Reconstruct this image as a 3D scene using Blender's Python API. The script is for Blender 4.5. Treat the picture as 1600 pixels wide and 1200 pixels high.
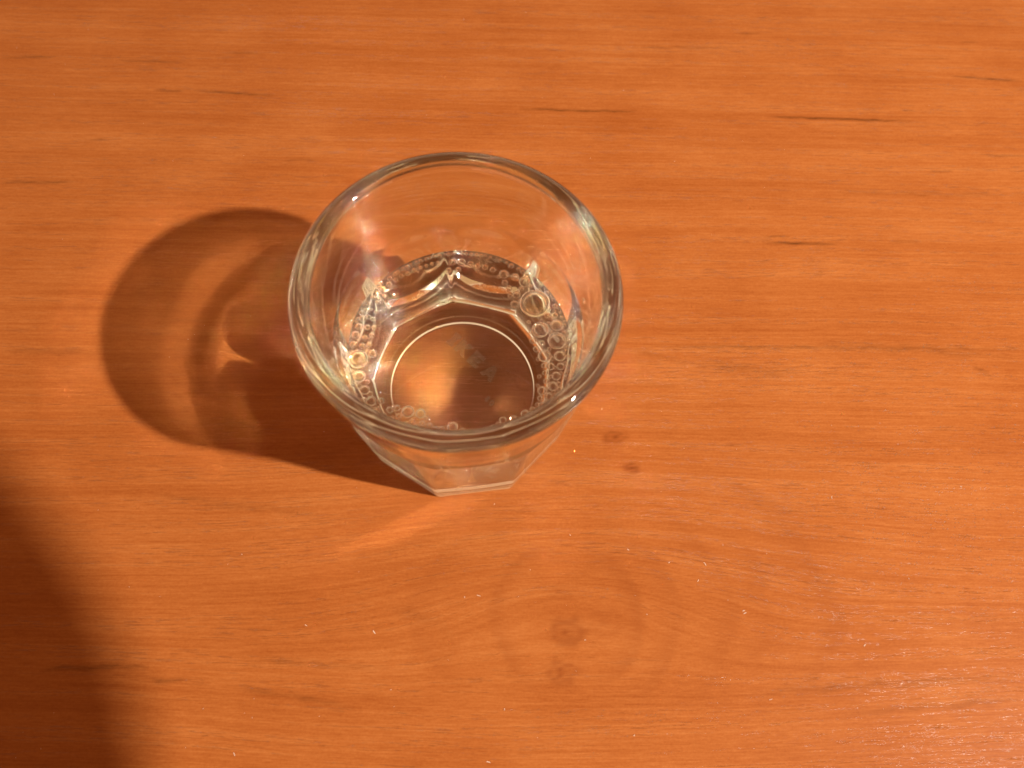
import bpy, bmesh, math, random
from mathutils import Vector, Matrix

random.seed(7)
scene = bpy.context.scene
for o in list(bpy.data.objects):
    bpy.data.objects.remove(o, do_unlink=True)
COL = scene.collection
MM = 0.001

# ------------------------------------------------------------------ camera
FPX = 1450.0                      # focal length in pixels of a 1600 px wide frame
CAM = Vector((15.43, -107.15, 285.43)) * MM
PITCH, ROLL = 1.18820, 0.068007
fwd = Vector((0, math.cos(PITCH), -math.sin(PITCH)))
right0 = Vector((1, 0, 0)); up0 = Vector((0, math.sin(PITCH), math.cos(PITCH)))
cr, sr = math.cos(ROLL), math.sin(ROLL)
RIGHT = cr * right0 + sr * up0
UP = -sr * right0 + cr * up0
cd = bpy.data.cameras.new('camera'); cam = bpy.data.objects.new('camera', cd); COL.objects.link(cam)
cd.sensor_width = 36.0; cd.lens = FPX / 1600 * 36.0
cd.clip_start = 0.005; cd.clip_end = 50
M = Matrix((RIGHT, UP, -fwd)).transposed().to_4x4(); M.translation = CAM
cam.matrix_world = M
cd.dof.use_dof = True; cd.dof.focus_distance = 0.292; cd.dof.aperture_fstop = 14.0
scene.camera = cam

def at(px, py, z):
    """point of the place (metres) at height z mm that the photograph shows at pixel px, py"""
    d = fwd + RIGHT * ((px - 800) / FPX) - UP * ((py - 600) / FPX)
    t = (z * MM - CAM.z) / d.z
    return CAM + d * t

# ------------------------------------------------------------------ world and lamps
w = bpy.data.worlds.new('World'); scene.world = w; w.use_nodes = True
bg = w.node_tree.nodes['Background']
# the lamp-lit room all round: pale walls, a dimmer warm ceiling
wt = w.node_tree
wtc = wt.nodes.new('ShaderNodeTexCoord'); wsx = wt.nodes.new('ShaderNodeSeparateXYZ'); wt.links.new(wtc.outputs['Generated'], wsx.inputs[0])
wab = wt.nodes.new('ShaderNodeMath'); wab.operation = 'ABSOLUTE'; wt.links.new(wsx.outputs[2], wab.inputs[0])
wrp = wt.nodes.new('ShaderNodeValToRGB'); wt.links.new(wab.outputs[0], wrp.inputs[0])
wrp.color_ramp.interpolation = 'EASE'
wrp.color_ramp.elements[0].position = 0.0; wrp.color_ramp.elements[0].color = (1.45, 1.08, 0.72, 1)
wrp.color_ramp.elements[1].position = 0.75; wrp.color_ramp.elements[1].color = (0.60, 0.30, 0.12, 1)
wt.links.new(wrp.outputs[0], bg.inputs['Color'])
bg.inputs['Strength'].default_value = 1.0

LAMP = Vector((1077, -320, 1147)) * MM
def lamp(name, loc, power, col, radius):
    ld = bpy.data.lights.new(name, 'SPOT'); ld.spot_size = math.radians(40); ld.spot_blend = 1.0; ld.energy = power; ld.color = col; ld.shadow_soft_size = radius
    lo = bpy.data.objects.new(name, ld); COL.objects.link(lo); lo.location = loc
    lo.rotation_euler = (Vector((0.080, -0.030, 0)) - loc).to_track_quat('-Z', 'Y').to_euler()      # shaded lamp, aimed at the table
    return lo
lamp('room_lamp', LAMP, 326, (1.0, 0.98, 0.92), 0.022)

vs = scene.view_settings
vs.view_transform = 'Standard'; vs.look = 'None'; vs.gamma = 1.0; vs.use_curve_mapping = False; vs.exposure = 0.0
cy = scene.cycles
cy.max_bounces = 64; cy.transmission_bounces = 64; cy.glossy_bounces = 64; cy.diffuse_bounces = 3
cy.transparent_max_bounces = 24
cy.caustics_refractive = True; cy.caustics_reflective = True; cy.blur_glossy = 0.0
cy.sample_clamp_indirect = 0.0
cy.use_guiding = True; cy.use_surface_guiding = True; cy.use_volume_guiding = False; cy.guiding_training_samples = 128; cy.surface_guiding_probability = 0.6
cy.use_adaptive_sampling = False
cy.use_denoising = True
cy.pixel_filter_type = 'BLACKMAN_HARRIS'; cy.filter_width = 1.7

# ------------------------------------------------------------------ helpers
def link_mesh(name, me, mat, parent=None, smooth=True):
    o = bpy.data.objects.new(name, me); COL.objects.link(o)
    if mat and not me.materials: me.materials.append(mat)
    if smooth: me.polygons.foreach_set('use_smooth', [True] * len(me.polygons))
    o.parent = parent
    return o
def mesh_from(name, verts, faces):
    me = bpy.data.meshes.new(name); me.from_pydata(verts, [], faces); me.update(); return me
def tag(o, label=None, cat=None, group=None, kind=None):
    if label: o['label'] = label
    if cat: o['category'] = cat
    if group: o['group'] = group
    if kind: o['kind'] = kind
    return o
class NT:
    def __init__(s, name):
        s.m = bpy.data.materials.new(name); s.m.use_nodes = True; s.t = s.m.node_tree; s.t.nodes.clear()
    def n(s, typ, **kw):
        nd = s.t.nodes.new(typ)
        for k, v in kw.items(): setattr(nd, k, v)
        return nd
    def l(s, a, b): s.t.links.new(a, b)
    def put(s, sock, v):
        if hasattr(v, 'is_output'): s.l(v, sock)
        else: sock.default_value = v
    def m2(s, op, a, b=0.0, c=None, clamp=False):
        nd = s.n('ShaderNodeMath', operation=op, use_clamp=clamp)
        s.put(nd.inputs[0], a); s.put(nd.inputs[1], b)
        if c is not None: s.put(nd.inputs[2], c)
        return nd.outputs[0]
    def ramp(s, v, a, b, lo=0.0, hi=1.0, smooth=True):
        nd = s.n('ShaderNodeMapRange', interpolation_type='SMOOTHSTEP' if smooth else 'LINEAR')
        s.put(nd.inputs[0], v)
        for i, q in enumerate((a, b, lo, hi)): s.put(nd.inputs[i + 1], q)
        return nd.outputs[0]
    def vec(s, x, y, z=0.0):
        nd = s.n('ShaderNodeCombineXYZ'); s.put(nd.inputs[0], x); s.put(nd.inputs[1], y); s.put(nd.inputs[2], z)
        return nd.outputs[0]
    def noise(s, v, scale=1.0, detail=2.0, rough=0.5):
        nd = s.n('ShaderNodeTexNoise'); s.l(v, nd.inputs['Vector'])
        nd.inputs['Scale'].default_value = scale; nd.inputs['Detail'].default_value = detail; nd.inputs['Roughness'].default_value = rough
        return nd.outputs[0]
    def mix(s, f, a, b, mode='MIX'):
        nd = s.n('ShaderNodeMix', data_type='RGBA', blend_type=mode)
        s.put(nd.inputs[0], f); s.put(nd.inputs[6], a); s.put(nd.inputs[7], b)
        return nd.outputs[2]

def refractive(name, ior, tint=(1, 1, 1, 1), rough=0.0):
    k = NT(name); b = k.n('ShaderNodeBsdfGlass'); o = k.n('ShaderNodeOutputMaterial')
    b.inputs['IOR'].default_value = ior; b.inputs['Color'].default_value = tint; b.inputs['Roughness'].default_value = rough
    k.l(b.outputs[0], o.inputs[0]); return k.m
GLASS = refractive('clear_glass', 1.51, (0.985, 0.995, 0.985, 1))
WATER = refractive('water_air', 1.333)
WATERGLASS = refractive('water_against_glass', 1.51 / 1.333)
FILM = refractive('bubble_film', 1.333)

# ------------------------------------------------------------------ table top
GRAIN = math.radians(3.4)
def grain_xy(px, py):
    p = at(px, py, 0) / MM
    c, s = math.cos(-GRAIN), math.sin(-GRAIN)
    return (p.x * c - p.y * s, p.x * s + p.y * c)
KX, KY = grain_xy(905, 935)
# short dark resin streaks of the veneer: start pixel, end pixel, half thickness mm, strength
STREAKS = [((1195, 182), (1432, 190), .50, .80), ((808, 170), (1000, 175), .45, .78), ((300, 141), (430, 150), .45, .72),
           ((180, 95), (300, 97), .45, .45), ((0, 285), (120, 284), .6, .60), ((1190, 379), (1312, 381), .5, .75), ((240, 141), (290, 142), .5, .45),
           ((1190, 369), (1235, 370), .4, .4), ((1480, 118), (1605, 128), .5, .65), ((1400, 92), (1490, 92), .4, .3),
           ((1500, 66), (1530, 66), .4, .35), ((1520, 572), (1545, 584), .6, .55), ((1150, 53), (1190, 53), .5, .4),
           ((990, 74), (1150, 75), .5, .3), ((1000, 541), (1605, 546), .7, .40), ((1450, 268), (1490, 267), .5, .35), ((0, 90), (90, 88), .5, .45),
           ((235, 1062), (290, 1063), .55, .65), ((60, 1045), (215, 1042), .8, .50), ((190, 1040), (235, 1045), .5, .5), ((360, 1075), (560, 1105), .8, .28),
           ((380, 1030), (620, 1045), .9, .2), ((240, 774), (330, 784), .8, .25), ((300, 785), (500, 803), 1.2, .22), ((440, 250), (500, 251), .5, .3),
           ((140, 218), (170, 217), .5, .35), ((350, 82), (410, 84), .5, .3), ((1540, 242), (1605, 243), .5, .4), ((0, 548), (160, 551), 1.2, .26), ((1390, 377), (1440, 379), .7, .3),
           ((1260, 535), (1605, 560), 1.4, .22), ((260, 500), (330, 501), .5, .25), ((1280, 300), (1605, 305), 1.0, .18), ((600, 945), (720, 990), 1.5, .14),
           ((1000, 600), (1060, 606), .6, .18), ((1075, 570), (1260, 585), 1.6, .22), ((985, 545), (1075, 570), 1.2, .22),
           ((1150, 1085), (1605, 1055), 1.3, .22), ((1310, 1118), (1605, 1090), 1.0, .22)]
# knots: centre pixel, radius mm, strength
KNOTS = [((986, 731), 3.4, 1.0), ((960, 683), 4.4, .75), ((885, 986), 7.5, .72), ((878, 1052), 6.5, .62), ((945, 975), 7.5, .22),
         ((875, 925), 4.5, .24), ((868, 105), 3.0, .22), ((700, 1010), 6.0, .10), ((500, 870), 9.0, .12)]
# edges of the growth ovals round the knots: centre pixel, half length mm, half width mm, strength, part of the turn (deg)
OVALS = [((885, 965), 23, 22, .30, -75, 80), ((890, 960), 33, 30, .22, -60, 75), ((905, 950), 47, 40, .22, -45, 60), ((900, 940), 78, 48, .26, -40, 62),
         ((880, 960), 62, 42, .16, -30, 50), ((885, 965), 22, 24, .26, 105, 250), ((880, 960), 45, 33, .14, 120, 230)]

def wood():
    k = NT('cherry_laminate')
    tc = k.n('ShaderNodeTexCoord'); mp = k.n('ShaderNodeMapping', vector_type='POINT')
    k.l(tc.outputs['Object'], mp.inputs[0])
    mp.inputs['Scale'].default_value = (1000, 1000, 1000)
    sx = k.n('ShaderNodeSeparateXYZ'); k.l(mp.outputs[0], sx.inputs[0])
    X, Y = sx.outputs[0], sx.outputs[1]
    at_ = k.n('ShaderNodeAttribute', attribute_name='figure')
    asx = k.n('ShaderNodeSeparateColor'); k.l(at_.outputs['Color'], asx.inputs[0])
    STK, KNO, GY = asx.outputs[0], asx.outputs[1], asx.outputs[2]
    Ss = k.m2('MULTIPLY', GY, 1000.0)                 # distance across the growth rings, mm
    # tone layers
    broad = k.noise(k.vec(k.m2('MULTIPLY', X, 0.0025), k.m2('MULTIPLY', Ss, 0.060)), 1.0, 2.0, 0.55)
    bands = k.noise(k.vec(k.m2('MULTIPLY', X, 0.006), k.m2('MULTIPLY', Ss, 0.30), 3.0), 1.0, 3.0, 0.6)
    fibre = k.noise(k.vec(k.m2('MULTIPLY', X, 0.025), k.m2('MULTIPLY', Ss, 1.15), 9.0), 1.0, 3.0, 0.65)
    fine = k.noise(k.vec(k.m2('MULTIPLY', X, 0.22), k.m2('MULTIPLY', Y, 2.4), 5.0), 1.0, 2.0, 0.6)
    mott = k.noise(k.vec(k.m2('MULTIPLY', X, 0.03), k.m2('MULTIPLY', Y, 0.05), 1.0), 1.0, 3.0)
    speck = k.noise(k.vec(k.m2('MULTIPLY', X, 1.1), k.m2('MULTIPLY', Y, 1.5), 2.0), 1.0, 2.0, 0.7)
    def c(v, a): return k.m2('MULTIPLY', k.m2('SUBTRACT', v, 0.5), a)
    t = k.m2('ADD', c(broad, 0.42), c(bands, 0.58))
    t = k.m2('ADD', t, c(fibre, 0.66)); t = k.m2('ADD', t, c(fine, 0.62)); t = k.m2('ADD', t, c(mott, 0.50)); t = k.m2('ADD', t, c(speck, 0.50))
    t = k.m2('ADD', t, 0.5)
    col = k.n('ShaderNodeValToRGB'); k.l(t, col.inputs[0])
    e = col.color_ramp.elements
    e[0].position = 0.0; e[0].color = (0.1470, 0.0311, 0.0048, 1)
    e[1].position = 1.0; e[1].color = (0.2772, 0.0917, 0.0235, 1)
    m = e.new(0.5); m.color = (0.2121, 0.0580, 0.0120, 1)
    base = col.outputs[0]
    grit = k.ramp(fine, 0.30, 0.60)
    base = k.mix(k.m2('MULTIPLY', STK, k.m2('MULTIPLY_ADD', grit, -0.35, 1.0)), base, (0.030, 0.008, 0.002, 1))
    base = k.mix(k.m2('MULTIPLY', KNO, k.m2('MULTIPLY_ADD', speck, 0.8, 0.5)), base, (0.085, 0.013, 0.002, 1))
    # open pores pressed into the laminate
    pore = k.noise(k.vec(k.m2('MULTIPLY', X, 0.11), k.m2('MULTIPLY', Ss, 2.3), 21.0), 1.0, 3.0, 0.72)
    pm = k.ramp(bands, 0.44, 0.60)
    pores = k.m2('MULTIPLY', k.ramp(pore, 0.54, 0.66), pm)
    base = k.mix(k.m2('MULTIPLY', pores, 0.16), base, (0.10, 0.02, 0.004, 1))
    hgt = k.m2('ADD', k.m2('MULTIPLY', pores, -1.0), k.m2('MULTIPLY', fine, 0.30))
    hgt = k.m2('ADD', hgt, k.m2('MULTIPLY', speck, 0.03))
    bp = k.n('ShaderNodeBump'); bp.inputs['Strength'].default_value = 0.75; bp.inputs['Distance'].default_value = 0.00012
    k.l(hgt, bp.inputs['Height'])
    b = k.n('ShaderNodeBsdfPrincipled'); o = k.n('ShaderNodeOutputMaterial')
    k.l(base, b.inputs['Base Color']); k.l(bp.outputs[0], b.inputs['Normal'])
    rg = k.m2('MULTIPLY_ADD', fibre, 0.14, 0.30); k.l(rg, b.inputs['Roughness'])
    b.inputs['Specular IOR Level'].default_value = 0.03
    b.inputs['Coat Weight'].default_value = 0.11; b.inputs['Coat Roughness'].default_value = 0.14; k.l(bp.outputs[0], b.inputs['Coat Normal'])
    k.l(b.outputs[0], o.inputs[0])
    return k.m

# the top: a sheet whose rows follow the grain, fine where the veneer figure is
from mathutils import noise as mnoise
def spread(lo, hi, a, b, step, coarse):
    v, x = [], lo
    while x < hi - 1e-6:
        v.append(x); x += step if a <= x < b else coarse
    v.append(hi); return v
GXS = spread(-760, 760, -225, 245, 1.6, 40.0)
GYS = spread(-300, 680, -150, 215, 0.5, 30.0)
st_ = []
for (a, b, th, sg) in STREAKS:
    ax, ay = grain_xy(*a); bx, by = grain_xy(*b); st_.append((ax, ay, bx, by, th, sg))
kn_ = [(*grain_xy(*p), r, sg) for (p, r, sg) in KNOTS]
ov_ = [(*grain_xy(*p), a, b, sg, math.radians(t0), math.radians(t1)) for (p, a, b, sg, t0, t1) in OVALS]
tv, tf, tc_ = [], [], []
nx = len(GXS)
for y in GYS:
    near_s = [q for q in st_ if min(q[1], q[3]) - 3.5 < y < max(q[1], q[3]) + 3.5]
    for x in GXS:
        tv.append((x * MM, y * MM, 0.0))
        kk = 0.25 + 0.9 * math.exp(-(((x - KX) / 90) ** 2 + ((y - KY) / 50) ** 2))
        wy = y + kk * (4.5 * mnoise.noise((x * 0.010, y * 0.02, 0)) + 0.9 * mnoise.noise((x * 0.035, y * 0.09, 7.0)))
        dx, dy = (x - KX) * 0.20, wy - KY
        near_k = 0.42 * math.exp(-((x - KX) / 75) ** 2 - ((y - KY) / 42) ** 2)
        g = near_k * (math.sqrt(dx * dx + dy * dy + 9.0) + 60) + (1 - near_k) * (wy + 160)
        s_ = 0.0
        for (ax, ay, bx, by, th, sg) in near_s:
            if ax < x < bx:
                u = (x - ax) / (bx - ax)
                v = (y - (ay + (by - ay) * u) + 1.1 * th * mnoise.noise((x * 0.22, ay, 3))) / th
                e_ = min(1.0, 5 * u * (1 - u)) * (0.75 + 0.5 * mnoise.noise((x * 0.15, ay * 3, 5)))
                s_ = max(s_, min(1.0, 1.25 * sg * e_) * math.exp(-v * v))
        n_ = 0.0
        for (ax, ay, r, sg) in kn_:
            a_, b_ = (x - ax) * 0.75, y - ay
            if abs(a_) < r * 1.5 and abs(b_) < r * 1.5:
                d = math.hypot(a_, b_) + r * 0.22 * mnoise.noise((x * 0.35, y * 0.35, ax)) + r * 0.12 * mnoise.noise((x, y, ay))
                if d < r:
                    f = (1 - d / r); f = f * f * (3 - 2 * f)
                    n_ = max(n_, sg * f * (0.68 + 0.32 * math.cos(d * 14.0 / r)))
        if -90 < x < 130 and -120 < y < 0:
            for (ax, ay, ra, rb, sg, t0, t1) in ov_:
                ang = math.atan2((y - ay) / rb, (x - ax) / ra)
                if ang < t0 - 0.3 and t1 > math.pi: ang += 2 * math.pi
                if t0 < ang < t1:
                    rr = math.hypot((x - ax) / ra, (y - ay) / rb) * (1 + 0.10 * mnoise.noise((x * 0.035, y * 0.05, ra)))
                    d = (rr - 1) * min(ra, rb)
                    fade = min(1.0, 5 * (ang - t0) * (t1 - ang) / (t1 - t0) ** 2 * 1.2)
                    fall = math.exp(-(d / 0.9) ** 2) if d > 0 else math.exp(-(d / 4.0) ** 2)   # sharp outer edge, soft inside
                    n_ = max(n_, 0.95 * sg * fade * fall * (0.7 + 0.6 * mnoise.noise((x * 0.08, y * 0.08, rb))))
        tc_.append((s_, max(0.0, n_), g * 0.001, 1.0))
for j in range(len(GYS) - 1):
    for i in range(nx - 1):
        q = j * nx + i
        tf.append((q, q + 1, q + nx + 1, q + nx))
# apron of the slab: turned-down edge and underside
ring = [i for i in range(nx)] + [j * nx + nx - 1 for j in range(1, len(GYS))] + [(len(GYS) - 1) * nx + i for i in range(nx - 2, -1, -1)] + [j * nx for j in range(len(GYS) - 2, 0, -1)]
prev = ring
for (off, dz) in ((0.0012, -0.0005), (0.0018, -0.002), (0.0018, -0.026)):
    cur = []
    for i in ring:
        x, y, z = tv[i]
        cx = -1 if x <= -0.7599 else (1 if x >= 0.7599 else 0); cy_ = -1 if y <= -0.2999 else (1 if y >= 0.6799 else 0)
        tv.append((x + cx * off, y + cy_ * off, dz)); tc_.append(tc_[i]); cur.append(len(tv) - 1)
    for i in range(len(ring)):
        j = (i + 1) % len(ring)
        tf.append((prev[i], cur[i], cur[j], prev[j]))
    prev = cur
tf.append(tuple(reversed(prev)))
me = mesh_from('tabletop', tv, tf)
ca = me.color_attributes.new('figure', 'FLOAT_COLOR', 'POINT')
ca.data.foreach_set('color', [c for q in tc_ for c in q])
table = link_mesh('tabletop', me, wood(), smooth=False)
table.rotation_euler = (0, 0, GRAIN)
tag(table, 'glossy orange cherry wood table top with fine horizontal grain', kind='structure')

# ------------------------------------------------------------------ the glass
NF, NTH = 9, 9 * 44
TH0 = math.radians(101.0)                       # one ridge points this way
WZ, WR = 43.0, 31.6                            # water line height and radius, mm
H = 80.0; FLOOR = 8.0
def smin(a, b, k_):
    h = max(k_ - abs(a - b), 0.0) / k_
    return min(a, b) - h * h * k_ * 0.25
def r_cone(z):
    if z < 53: return 37.9 - 0.06 * (53 - z)
    return 37.9 + 0.160 * (z - 53) + (0.0012 * (z - 64.0) ** 2 if z > 64.0 else 0.0)
def apothem(z): return 31.0 + 0.11 * z + (0.05 * (z - 46.0) ** 2 if z > 46.0 else 0.0)
def r_out(z, th):
    step = 2 * math.pi / NF
    u = (th - TH0) % step                      # 0 at ridge .. step
    a = apothem(z)
    f1 = a / math.cos(u - step / 2)
    other = min(u, step - u)
    f2 = a / math.cos(step / 2 + other)         # the neighbour's plane beyond the ridge
    f = smin(f1, f2, 0.7)
    q = 2 * u / step - 1
    f -= 0.05 * (1 - q * q) * min(1.0, z / 6.0)          # the pressed facets are slightly hollow
    r = smin(f, r_cone(z), 0.35)
    return r
def r_in(z): return WR + (z - WZ) * (0.165 if z > WZ else 0.200) + (-0.0054 * (z - 64.0) ** 2 if z > 64.0 else 0.0)
verts, faces = [], []
rows = []
def add_row(fn):
    base = len(verts)
    for i in range(NTH):
        th = 2 * math.pi * i / NTH
        r, z = fn(th)
        verts.append((r * math.cos(th) * MM, r * math.sin(th) * MM, z * MM))
    rows.append(base)
def centre(z):
    verts.append((0, 0, z * MM)); return len(verts) - 1
Z0 = 0.15
# underside: stamped recess, contact ring, heel
c0 = centre(Z0 + 1.1)
for r in (6, 12, 18, 21.5): add_row(lambda th, r=r: (r, Z0 + 1.1))
for j in range(5):
    t = j / 4.0
    s = t * t * (3 - 2 * t)
    add_row(lambda th, t=t, s=s: (21.9 + 1.2 * t, Z0 + 1.1 - 0.7 * s))
add_row(lambda th: (24.0, Z0 + 0.38))
for j in range(4):
    t = j / 3.0
    add_row(lambda th, t=t: (24.6 + 0.9 * t, Z0 + 0.35 * (1 - t * t * (3 - 2 * t))))
HEEL = 2.2
N_BASE = len(rows) + 9
add_row(lambda th: (r_out(HEEL, th) - HEEL * 1.02, Z0))
for j in range(1, 8):
    a = j / 7 * math.pi / 2
    zz = HEEL * (1 - math.cos(a))
    add_row(lambda th, a=a, zz=zz: (r_out(HEEL, th) - HEEL * (1 - math.sin(a)), Z0 + zz))
z = HEEL + 0.6
while z < 77.0:
    add_row(lambda th, z=z: (r_out(z, th), z))
    z += 0.8 if 40 < z < 62 else 1.4
RT = 2.6                                      # rim roll
zc = H - RT
for j in range(0, 17):
    a = j / 16 * math.pi
    rc = (r_cone(zc) + r_in(zc)) / 2; hw = (r_cone(zc) - r_in(zc)) / 2
    add_row(lambda th, a=a, rc=rc, hw=hw: (rc + hw * math.cos(a) + 0.10 * math.sin(a), zc + RT * math.sin(a)))
z = 77.2
while z > WZ + 1.6:
    add_row(lambda th, z=z: (r_in(z), z)); z -= 1.2
MENISCUS = 0.9
add_row(lambda th: (r_in(WZ + MENISCUS), WZ + MENISCUS))
inner_row_start = len(rows) - 1
for i in range(NTH):
    faces.append((c0, rows[0] + (i + 1) % NTH, rows[0] + i))
for a, b in zip(rows[:-1], rows[1:]):
    for i in range(NTH):
        j = (i + 1) % NTH
        faces.append((a + i, a + j, b + j, b + i))
glass = bpy.data.objects.new('drinking_glass', None); COL.objects.link(glass)
tag(glass, 'clear nine-sided glass tumbler with round rim, half full of water', 'glass')
whole = mesh_from('whole', verts, faces)
vnorm = [v.normal.copy() for v in whole.vertices]
part_of = [0] * NTH
for q in range(len(rows) - 1):
    zq = max(verts[rows[q]][2], verts[rows[q + 1]][2]) / MM
    zl = min(verts[rows[q]][2], verts[rows[q + 1]][2]) / MM
    p_ = 2 if zl > 74.0 else (0 if (q < N_BASE) else 1)
    part_of += [p_] * NTH
glass_parts = {}
for pi, pname in enumerate(('base', 'wall', 'rim')):
    fs = [f for f, g in zip(faces, part_of) if g == pi]
    ids = sorted({i for f in fs for i in f}); mp_ = {o_: n_ for n_, o_ in enumerate(ids)}
    pm_ = mesh_from(pname, [verts[i] for i in ids], [tuple(mp_[i] for i in f) for f in fs])
    po = link_mesh(pname, pm_, GLASS, glass)
    pm_.normals_split_custom_set_from_vertices([vnorm[i] for i in ids])
    glass_parts[pname] = po

# lettering moulded into the stamped base, seen through the water
FROST = refractive('frosted_lettering', 1.51, (0.9, 0.9, 0.9, 1), 0.25)
def prism(name, loops, z0, z1, parent, xf):
    bm_ = bmesh.new()
    es = []
    for lp in loops:
        vv = [bm_.verts.new((*xf(p), z0)) for p in lp]
        es += [bm_.edges.new((vv[i], vv[(i + 1) % len(vv)])) for i in range(len(vv))]
    res = bmesh.ops.triangle_fill(bm_, use_beauty=True, edges=es)
    fs = [g for g in res['geom'] if isinstance(g, bmesh.types.BMFace)]
    ex = bmesh.ops.extrude_face_region(bm_, geom=fs)
    bmesh.ops.translate(bm_, vec=(0, 0, z1 - z0), verts=[g for g in ex['geom'] if isinstance(g, bmesh.types.BMVert)])
    bmesh.ops.recalc_face_normals(bm_, faces=bm_.faces[:])
    m_ = bpy.data.meshes.new(name); bm_.to_mesh(m_); bm_.free()
    return link_mesh(name, m_, FROST, parent, smooth=False)
def ring(cx, cy, rx, ry, n=14): return [(cx + rx * math.cos(2 * math.pi * i / n), cy + ry * math.sin(2 * math.pi * i / n)) for i in range(n)]
GLYPH = {
    'I': [[(0.05, 0), (0.55, 0), (0.55, 0.22), (0.45, 0.22), (0.45, 0.78), (0.55, 0.78), (0.55, 1), (0.05, 1), (0.05, 0.78), (0.15, 0.78), (0.15, 0.22), (0.05, 0.22)]],
    'K': [[(0, 0), (0.3, 0), (0.3, 0.36), (0.62, 0), (1.0, 0), (0.52, 0.52), (0.96, 1), (0.6, 1), (0.3, 0.66), (0.3, 1), (0, 1)]],
    'E': [[(0, 0), (0.85, 0), (0.85, 0.24), (0.3, 0.24), (0.3, 0.38), (0.72, 0.38), (0.72, 0.62), (0.3, 0.62), (0.3, 0.76), (0.85, 0.76), (0.85, 1), (0, 1)]],
    'A': [[(0, 0), (0.3, 0), (0.36, 0.2), (0.68, 0.2), (0.74, 0), (1.04, 0), (0.68, 1), (0.36, 1)], [(0.43, 0.4), (0.61, 0.4), (0.52, 0.7)]],
    '8': [ring(0.4, 0.27, 0.34, 0.29) , ring(0.4, 0.27, 0.17, 0.13)],
    '0': [ring(0.4, 0.5, 0.36, 0.52), ring(0.4, 0.5, 0.2, 0.33)],
}
def stamp(text, start_px, dir_px, size, adv):
    o0 = at(*start_px, TEXT_Z) / MM; o1 = at(*dir_px, TEXT_Z) / MM
    ang = math.atan2(o1.y - o0.y, o1.x - o0.x); c, s_ = math.cos(ang), math.sin(ang)
    x = 0.0
    for ch in text:
        w_ = {'I': 0.6}.get(ch, 1.0)
        loops = GLYPH[ch]
        def xf(p, x=x): 
            u, v = x + p[0] * size, p[1] * size
            return ((o0.x + u * c - v * s_) * MM, (o0.y + u * s_ + v * c) * MM)
        prism('letter' if ch.isalpha() else 'digit', loops, (Z0 + 0.55) * MM, (Z0 + 1.06) * MM, glass_parts['base'], xf)
        if ch == '8':
            prism('digit', [ring(0.4, 0.78, 0.28, 0.24), ring(0.4, 0.78, 0.13, 0.10)], (Z0 + 0.55) * MM, (Z0 + 1.06) * MM, glass_parts['base'], xf)
        x += adv * w_
TEXT_Z = 6.0
stamp('IKEA', (698, 548), (778, 620), 4.6, 5.9)
stamp('80', (756, 636), (776, 654), 1.8, 1.9)

# ------------------------------------------------------------------ the water
verts, faces, rows = [], [], []
c1 = centre(WZ)
SR = [5, 10, 15, 20, 24, 27, 28.5] + [29.0 + 0.25 * i for i in range(11)]
for r in SR:
    add_row(lambda th, r=r: (r, WZ + MENISCUS * math.exp(-(r_in(WZ + MENISCUS) - r) / 0.75)))
add_row(lambda th: (r_in(WZ + MENISCUS), WZ + MENISCUS))
n_top = len(rows)
z = WZ - 0.6
while z > FLOOR + 2.9:
    add_row(lambda th, z=z: (r_in(z), z)); z -= 1.1
FR = 2.2
rf = r_in(FLOOR + FR)
for j in range(0, 9):
    a = j / 8 * math.pi / 2
    add_row(lambda th, a=a: (rf - FR * (1 - math.cos(a)) , FLOOR + FR * (1 - math.sin(a))))
for r in (21.0, 18.0, 14, 10, 6):
    add_row(lambda th, r=r: (r, FLOOR - 0.35 * (1 - (r / 22.0) ** 2)))
c2 = centre(FLOOR - 0.35)
for i in range(NTH):
    faces.append((c1, rows[0] + i, rows[0] + (i + 1) % NTH))
mat_idx = [0] * NTH
for q, (a, b) in enumerate(zip(rows[:-1], rows[1:])):
    for i in range(NTH):
        j = (i + 1) % NTH
        if q < n_top - 1: faces.append((a + i, b + i, b + j, a + j)); mat_idx.append(0)
        else: faces.append((a + i, a + j, b + j, b + i)); mat_idx.append(1)    # seen from the glass side
for i in range(NTH):
    faces.append((c2, rows[-1] + i, rows[-1] + (i + 1) % NTH)); mat_idx.append(1)
wm = mesh_from('water', verts, faces)
wm.materials.append(WATER); wm.materials.append(WATERGLASS)
wm.polygons.foreach_set('material_index', mat_idx)
water = link_mesh('water_drink', wm, None)
tag(water, 'clear still water in the tumbler with bubbles round its edge', 'water')

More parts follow.
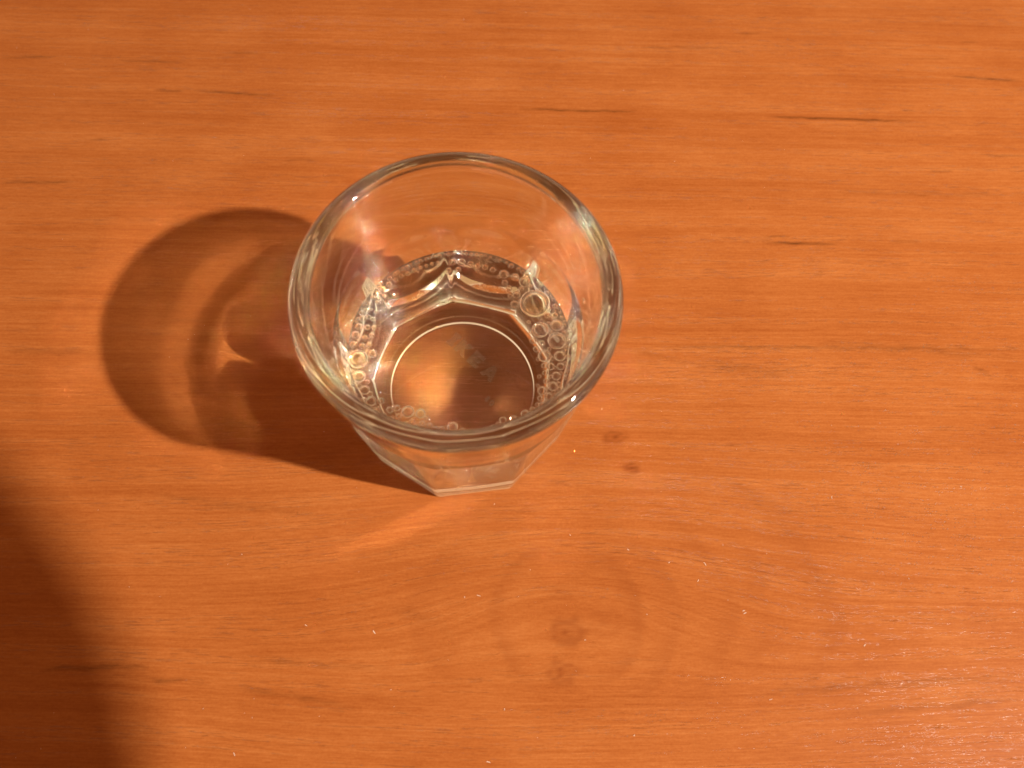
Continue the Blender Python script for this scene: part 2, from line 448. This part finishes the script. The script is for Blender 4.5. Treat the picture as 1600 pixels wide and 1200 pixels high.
# ------------------------------------------------------------------ bubbles on the water
def bubble_mesh(name, flat):
    pts = [(1.22, -0.02), (1.08, 0.06), (1.0, 0.20 * flat)]
    for j in range(1, 8):
        a = math.radians(12 + j / 7 * 78); pts.append((math.cos(a) / math.cos(math.radians(12)) * 1.0, flat * (math.sin(a))))
    pts[-1] = (0.0, flat)
    inner = [(0.0, flat - 0.05)]
    for j in range(1, 8):
        a = math.radians(90 - j / 7 * 110); inner.append((0.94 * math.cos(a), (flat - 0.05) * math.sin(a)))
    inner.append((0.98, -0.36 * flat)); inner.append((1.12, -0.20))
    prof = pts + inner
    n = 20; vs_, fs = [], []
    idx = []
    for (r, z) in prof:
        if r == 0.0:
            vs_.append((0, 0, z)); idx.append([len(vs_) - 1] * n)
        else:
            idx.append(list(range(len(vs_), len(vs_) + n)))
            vs_ += [(r * math.cos(2 * math.pi * i / n), r * math.sin(2 * math.pi * i / n), z) for i in range(n)]
    for q in range(len(idx)):
        A, B = idx[q], idx[(q + 1) % len(idx)]
        for i in range(n):
            j = (i + 1) % n
            f = [A[i], A[j], B[j], B[i]]
            f = list(dict.fromkeys(f))
            if len(f) >= 3: fs.append(f)
    m_ = mesh_from(name, vs_, fs)
    m_.polygons.foreach_set('use_smooth', [True] * len(m_.polygons))
    m_.materials.append(FILM)
    return m_
BUB = bubble_mesh('bubble', 0.92)
BUBF = bubble_mesh('bubble_flat', 0.70)
B = [(836, 474, 44), (844, 515, 24), (870, 532, 26), (870, 508, 18), (851, 556, 19), (875, 556, 16), (820, 440, 17), (787, 428, 14),
     (805, 432, 11), (807, 460, 12), (804, 475, 12), (795, 450, 10), (789, 441, 9), (855, 492, 9), (866, 493, 10), (833, 532, 10), (846, 536, 10),
     (838, 545, 9), (860, 572, 12), (850, 571, 8), (876, 572, 11), (869, 587, 13), (852, 582, 8), (854, 595, 9), (864, 603, 14), (847, 610, 13),
     (857, 619, 12), (844, 622, 8), (848, 634, 13), (833, 640, 9), (821, 647, 13), (802, 655, 12), (786, 656, 10), (779, 663, 8), (769, 667, 7),
     (757, 671, 7), (747, 673, 6), (735, 675, 7), (707, 409, 11), (721, 409, 12), (701, 422, 9), (716, 421, 9), (735, 412, 9), (746, 415, 9), (758, 417, 9), (770, 421, 9),
     (556, 561, 28), (561, 588, 18), (582, 552, 13), (556, 523, 12), (550, 538, 11), (561, 510, 11), (567, 497, 11), (573, 485, 9), (578, 475, 8),
     (583, 465, 8), (590, 458, 8), (598, 451, 9), (608, 444, 9), (618, 437, 7), (627, 431, 7), (637, 427, 8), (647, 422, 8), (657, 418, 6), (666, 415, 6),
     (675, 412, 6), (684, 410, 6), (590, 472, 7), (600, 462, 6), (574, 511, 9), (582, 498, 7), (588, 487, 7), (570, 527, 8), (581, 523, 8), (584, 511, 7),
     (566, 540, 9), (577, 538, 8), (575, 549, 6), (570, 609, 14), (580, 626, 14), (595, 626, 10), (560, 603, 9), (574, 596, 7), (609, 640, 10), (620, 637, 9), (637, 643, 18), (657, 646, 14),
     (590, 640, 9), (600, 649, 8), (612, 654, 8), (623, 650, 8), (623, 660, 7), (634, 662, 8), (644, 658, 8), (650, 666, 7), (660, 661, 8), (667, 653, 7), (671, 664, 8),
     (680, 669, 7), (690, 670, 8), (707, 667, 15), (722, 672, 8), (696, 675, 6), (662, 671, 6), (640, 671, 6), (630, 671, 6), (612, 664, 6), (648, 648, 6), (628, 641, 6),
     (779, 432, 6), (797, 462, 7), (813, 470, 7), (814, 451, 8), (828, 447, 7), (852, 480, 7), (826, 503, 6), (858, 545, 6), (863, 560, 7), (866, 574, 5), (862, 588, 6), (872, 600, 7), (856, 606, 5), (840, 602, 5), (841, 632, 6), (865, 612, 6),
     (842, 560, 6), (843, 588, 6), (880, 545, 6), (881, 520, 7), (861, 519, 6), (857, 505, 6), (878, 496, 6), (829, 519, 6)]
placed = []
for (px, py, d) in B:
    p = at(px, py, WZ + 0.2)
    r = d / 2 / 5.75
    rad = math.hypot(p.x, p.y) / MM
    lim = r_in(WZ) - r * 1.0 - 0.15
    s = min(1.0, lim / rad)
    q = Vector((p.x / MM * s, p.y / MM * s))
    placed.append([q, r])
for it in range(40):
    for i in range(len(placed)):
        for j in range(i):
            dv = placed[i][0] - placed[j][0]; dd = dv.length; mn = (placed[i][1] + placed[j][1]) * 0.98
            if dd < mn:
                dv = dv / dd if dd > 1e-6 else Vector((1, 0))
                wi, wj = placed[j][1] ** 2, placed[i][1] ** 2
                e = (mn - dd)
                placed[i][0] += dv * e * wi / (wi + wj); placed[j][0] -= dv * e * wj / (wi + wj)
    for pl in placed:
        lim = r_in(WZ) - pl[1] * 1.0 - 0.1
        if pl[0].length > lim: pl[0] *= lim / pl[0].length
rb = random.Random(5)
for it in range(900):                                   # the fine froth that lines the wall
    ang = rb.uniform(0, 2 * math.pi); r = rb.choice((0.38, 0.45, 0.5, 0.55, 0.62, 0.72))
    inset = 0.12 if rb.random() < 0.6 else rb.uniform(0.8, 2.6)
    if inset > 0.2 and not (-1.0 < ang < 0.9 or ang > 5.3 or 2.5 < ang < 4.9): continue
    R_ = r_in(WZ) - r - inset
    q = Vector((R_ * math.cos(ang), R_ * math.sin(ang)))
    if all((q - p_[0]).length > (r + p_[1]) * 0.96 for p_ in placed): placed.append([q, r])
    if len(placed) >= 262: break
for (q, r) in placed:
    o = bpy.data.objects.new('bubble', BUBF if r > 1.8 else BUB); COL.objects.link(o)
    edge = r_in(WZ + MENISCUS) - q.length
    zz = WZ + 0.75 * MENISCUS * math.exp(-max(edge, 0) / 0.75)
    o.location = Vector((q.x, q.y, zz + 0.05 * r)) * MM
    rr = r * 0.96
    o.scale = (rr * MM, rr * MM, rr * MM * random.uniform(0.88, 1.05))
    o.rotation_euler = (0, 0, random.uniform(0, 6.28))
    o.parent = water

# ------------------------------------------------------------------ stray droplets clinging inside the wall
def on_inner_wall(px, py):
    lo, hi = WZ + 1.0, 77.0
    for _ in range(50):
        z = (lo + hi) / 2; p = at(px, py, z)
        if math.hypot(p.x, p.y) / MM > r_in(z): lo = z
        else: hi = z
    return at(px, py, z)
DROP = [(533, 583, 0.9, 'fat droplet inside the glass wall beside the froth, upper of two'), (527, 597, 0.7, 'small droplet inside the glass wall beside the froth, lower of two'),
        (520, 560, 0.5, 'minute droplet inside the glass wall left of the fat droplet'), (912, 470, 0.8, 'droplet inside the glass wall above the biggest bubbles on the right side'),
        (905, 500, 0.6, 'small droplet just below another droplet, right side of the glass')]
dm = bmesh.new(); bmesh.ops.create_uvsphere(dm, u_segments=16, v_segments=12, radius=1.0)
dmesh = bpy.data.meshes.new('water_droplet'); dm.to_mesh(dmesh); dm.free(); dmesh.materials.append(FILM)
dmesh.polygons.foreach_set('use_smooth', [True] * len(dmesh.polygons))
for (px, py, r, lab) in DROP:
    p = on_inner_wall(px, py); n_ = Vector((-p.x, -p.y, 0.2 * math.hypot(p.x, p.y))).normalized()
    o = bpy.data.objects.new('water_droplet', dmesh); COL.objects.link(o)
    o.location = p + n_ * (r * 0.10 * MM); o.rotation_euler = n_.to_track_quat('Z', 'Y').to_euler()
    o.scale = (r * MM, r * 1.3 * MM, r * 0.5 * MM)
    tag(o, lab, 'droplet', 'droplets on the inner wall')

# ------------------------------------------------------------------ unseen person leaning over the table, added so the head casts the lower-left shadow
def plain(name, colr, rough=0.6):
    k = NT(name); b = k.n('ShaderNodeBsdfPrincipled'); o = k.n('ShaderNodeOutputMaterial')
    tcx = k.n('ShaderNodeTexCoord'); nz = k.noise(tcx.outputs['Object'], 60.0, 3.0)
    c2_ = tuple(v * 0.8 for v in colr) + (1,)
    k.l(k.mix(nz, tuple(colr) + (1,), c2_), b.inputs['Base Color'])
    b.inputs['Roughness'].default_value = rough; k.l(b.outputs[0], o.inputs[0]); return k.m
SKIN = plain('skin', (0.55, 0.32, 0.22)); HAIR = plain('hair', (0.05, 0.032, 0.02), 0.5)
KNIT = plain('navy_knit', (0.03, 0.04, 0.08), 0.9); DENIM = plain('denim', (0.05, 0.07, 0.13), 0.9)
def skinned(name, pts, edges, mat, parent=None, sub=2):
    m_ = bpy.data.meshes.new(name); m_.from_pydata([tuple(v * MM for v in p[:3]) for p in pts], edges, [])
    o = bpy.data.objects.new(name, m_); COL.objects.link(o)
    sk = o.modifiers.new('skin', 'SKIN'); sk.use_smooth_shade = True
    for i, p in enumerate(pts):
        r = p[3] * MM; m_.skin_vertices[0].data[i].radius = (r, (p[4] if len(p) > 4 else p[3]) * MM)
    m_.skin_vertices[0].data[0].use_root = True
    o.modifiers.new('sub', 'SUBSURF').levels = sub; o.modifiers['sub'].render_levels = sub
    dg = bpy.context.evaluated_depsgraph_get(); ev = o.evaluated_get(dg); nm = bpy.data.meshes.new_from_object(ev)
    bpy.data.objects.remove(o); o = link_mesh(name, nm, mat, parent)
    return o
HX, HY, HZ = 197, -185, 402
pts = [(210, -760, -180, 120), (210, -690, -20, 115), (210, -500, 160, 125), (208, -380, 300, 75), (204, -310, 350, 60), (202, -262, 380, 60), (HX, HY - 20, HZ, 70)]
edges = [(i, i + 1) for i in range(6)]
def chain(start, lst):
    p = start
    for q in lst:
        pts.append(q); edges.append((p, len(pts) - 1)); p = len(pts) - 1
    return p
for sgn in (-1, 1):
    h = chain(2, [(210 + sgn * 165, -480, 180, 55), (210 + sgn * 225, -560, -60, 42), (210 + sgn * 205, -510, -270, 30), (210 + sgn * 200, -490, -325, 33)])
    hx = 210 + sgn * 200
    for fi, (dx, L) in enumerate(((-24, 62), (-8, 74), (9, 70), (24, 55))):
        chain(h, [(hx + dx, -480, -365, 10), (hx + dx * 1.2, -468, -365 - L * 0.55, 9), (hx + dx * 1.2, -450, -365 - L, 8)])
    chain(h, [(hx - sgn * 36, -465, -340, 11), (hx - sgn * 46, -445, -375, 9)])
    chain(0, [(210 + sgn * 95, -770, -300, 80), (210 + sgn * 100, -760, -540, 55), (210 + sgn * 100, -800, -720, 38), (210 + sgn * 105, -680, -735, 34)])
body = skinned('body', pts, edges, None)
bm_ = bmesh.new(); bm_.from_mesh(body.data)
FD = Vector((-0.35, 0.62, -0.70)).normalized(); FR_ = FD.cross(Vector((0, 0, 1))).normalized(); FU = FR_.cross(FD)
HC = Vector((HX, HY, HZ))
def ball(c, r, rot=None):
    n0 = len(bm_.verts)
    res = bmesh.ops.create_uvsphere(bm_, u_segments=32, v_segments=20, radius=1.0)
    for v in res['verts']:
        q = Vector((v.co.x * r[0], v.co.y * r[1], v.co.z * r[2]))
        v.co = (Vector(c) + FR_ * q.x + FD * q.y + FU * q.z) * MM
ball(HC, (84, 95, 99)); ball(HC + FD * 30 - FU * 42, (56, 62, 52))
ball(HC + FD * 94 - FU * 14, (11, 15, 22)); ball(HC + FD * 84 - FU * 52, (24, 10, 8))
for sgn in (-1, 1): ball(HC + FR_ * sgn * 80 - FU * 8, (8, 17, 28)); ball(HC + FD * 80 + FU * 22 + FR_ * sgn * 30, (20, 8, 7))
m_ = bpy.data.meshes.new('person'); bm_.to_mesh(m_); bm_.free(); bpy.data.objects.remove(body)
o = bpy.data.objects.new('person_rough', m_); COL.objects.link(o)
rm = o.modifiers.new('rm', 'REMESH'); rm.mode = 'VOXEL'; rm.voxel_size = 0.006
sm = o.modifiers.new('sm', 'SMOOTH'); sm.iterations = 3
nm = bpy.data.meshes.new_from_object(o.evaluated_get(bpy.context.evaluated_depsgraph_get())); bpy.data.objects.remove(o)
nm.materials.clear()
person = link_mesh('person', nm, SKIN)
tag(person, 'unseen person in navy jumper leaning over the table, added to cast the head shadow at lower left', 'person')
def blob(name, c, r, mat, parent, keep=lambda v: True):
    bm_ = bmesh.new(); bmesh.ops.create_uvsphere(bm_, u_segments=36, v_segments=24, radius=1.0)
    bmesh.ops.delete(bm_, geom=[v for v in bm_.verts if not keep(v.co)], context='VERTS')
    for v in bm_.verts:
        n_ = 1 + 0.03 * mnoise.noise(v.co * 5)
        q = Vector((v.co.x * r[0] * n_, v.co.y * r[1] * n_, v.co.z * r[2] * n_))
        v.co = (Vector(c) + FR_ * q.x + FD * q.y + FU * q.z) * MM
    m_ = bpy.data.meshes.new(name); bm_.to_mesh(m_); bm_.free()
    return link_mesh(name, m_, mat, parent)
blob('hair', HC, (85, 97, 101), HAIR, person, lambda v: not (v.y > 0.2 and v.z < 0.5) and v.z > -0.6)
for sgn in (-1, 1):
    blob('eye', HC + FD * 80 + FU * 8 + FR_ * sgn * 30, (13, 9, 8), plain('eye_white', (0.7, 0.68, 0.62), 0.2), person)
jp = [(210, -740, -150, 140), (210, -690, -20, 138), (210, -500, 160, 148), (208, -392, 286, 92)]
pts, edges = jp, [(0, 1), (1, 2), (2, 3)]
for sgn in (-1, 1): chain(2, [(210 + sgn * 165, -480, 180, 74), (210 + sgn * 225, -560, -60, 60), (210 + sgn * 205, -515, -262, 46)])
skinned('jumper', pts, edges, KNIT, person)
pts, edges = [(210, -762, -210, 136)], []
for sgn in (-1, 1): chain(0, [(210 + sgn * 95, -770, -300, 98), (210 + sgn * 100, -760, -540, 72), (210 + sgn * 100, -798, -705, 54)])
skinned('trousers', pts, edges, DENIM, person)

# ------------------------------------------------------------------ lint and dust on the table top
rl = random.Random(11)
LINT_PX = [(980, 858), (1090, 909), (1162, 959), (773, 787), (822, 715), (1012, 960), (913, 1000), (1164, 954), (480, 978), (583, 985), (788, 1110), (365, 1176), (760, 1190),
           (745, 930), (726, 932), (377, 866), (610, 1078), (1207, 1092), (990, 1150), (940, 640), (1103, 884), (890, 835), (1045, 880), (1300, 780), (1420, 905), (1500, 760), (1350, 1010)]
lv, lf = [], []
def fibre_at(p, L, th, ang):
    n = 5; bend = rl.uniform(-1.2, 1.2)
    x, y = p.x, p.y; a = ang; path = []
    for i in range(n):
        path.append((x, y)); x += L / n * math.cos(a); y += L / n * math.sin(a); a += bend / n
    base = len(lv)
    for i, (qx, qy) in enumerate(path):
        t = th * (0.6 if i in (0, n - 1) else 1.0)
        for j in range(4):
            b_ = j * math.pi / 2
            nx_, ny_ = -math.sin(ang), math.cos(ang)
            lv.append((qx + nx_ * t * math.cos(b_), qy + ny_ * t * math.cos(b_), th * 1.05 + t * math.sin(b_)))
    for i in range(n - 1):
        for j in range(4):
            k_ = (j + 1) % 4
            lf.append((base + i * 4 + j, base + i * 4 + k_, base + (i + 1) * 4 + k_, base + (i + 1) * 4 + j))
    lf.append((base, base + 1, base + 2, base + 3)); q_ = base + (n - 1) * 4; lf.append((q_ + 3, q_ + 2, q_ + 1, q_))
for (px, py) in LINT_PX:
    fibre_at(at(px, py, 0), rl.uniform(0.0004, 0.0016), rl.uniform(0.00005, 0.00009), rl.uniform(0, 6.28))
for i in range(120):
    px, py = rl.uniform(-40, 1640), rl.uniform(0, 1230)
    fibre_at(at(px, py, 0), rl.uniform(0.00010, 0.00035), rl.uniform(0.00003, 0.00006), rl.uniform(0, 6.28))
lint = link_mesh('dust', mesh_from('dust', lv, lf), plain('lint_white', (0.60, 0.50, 0.40), 0.8))
tag(lint, 'tiny pale specks of dust and lint on the table', kind='stuff')
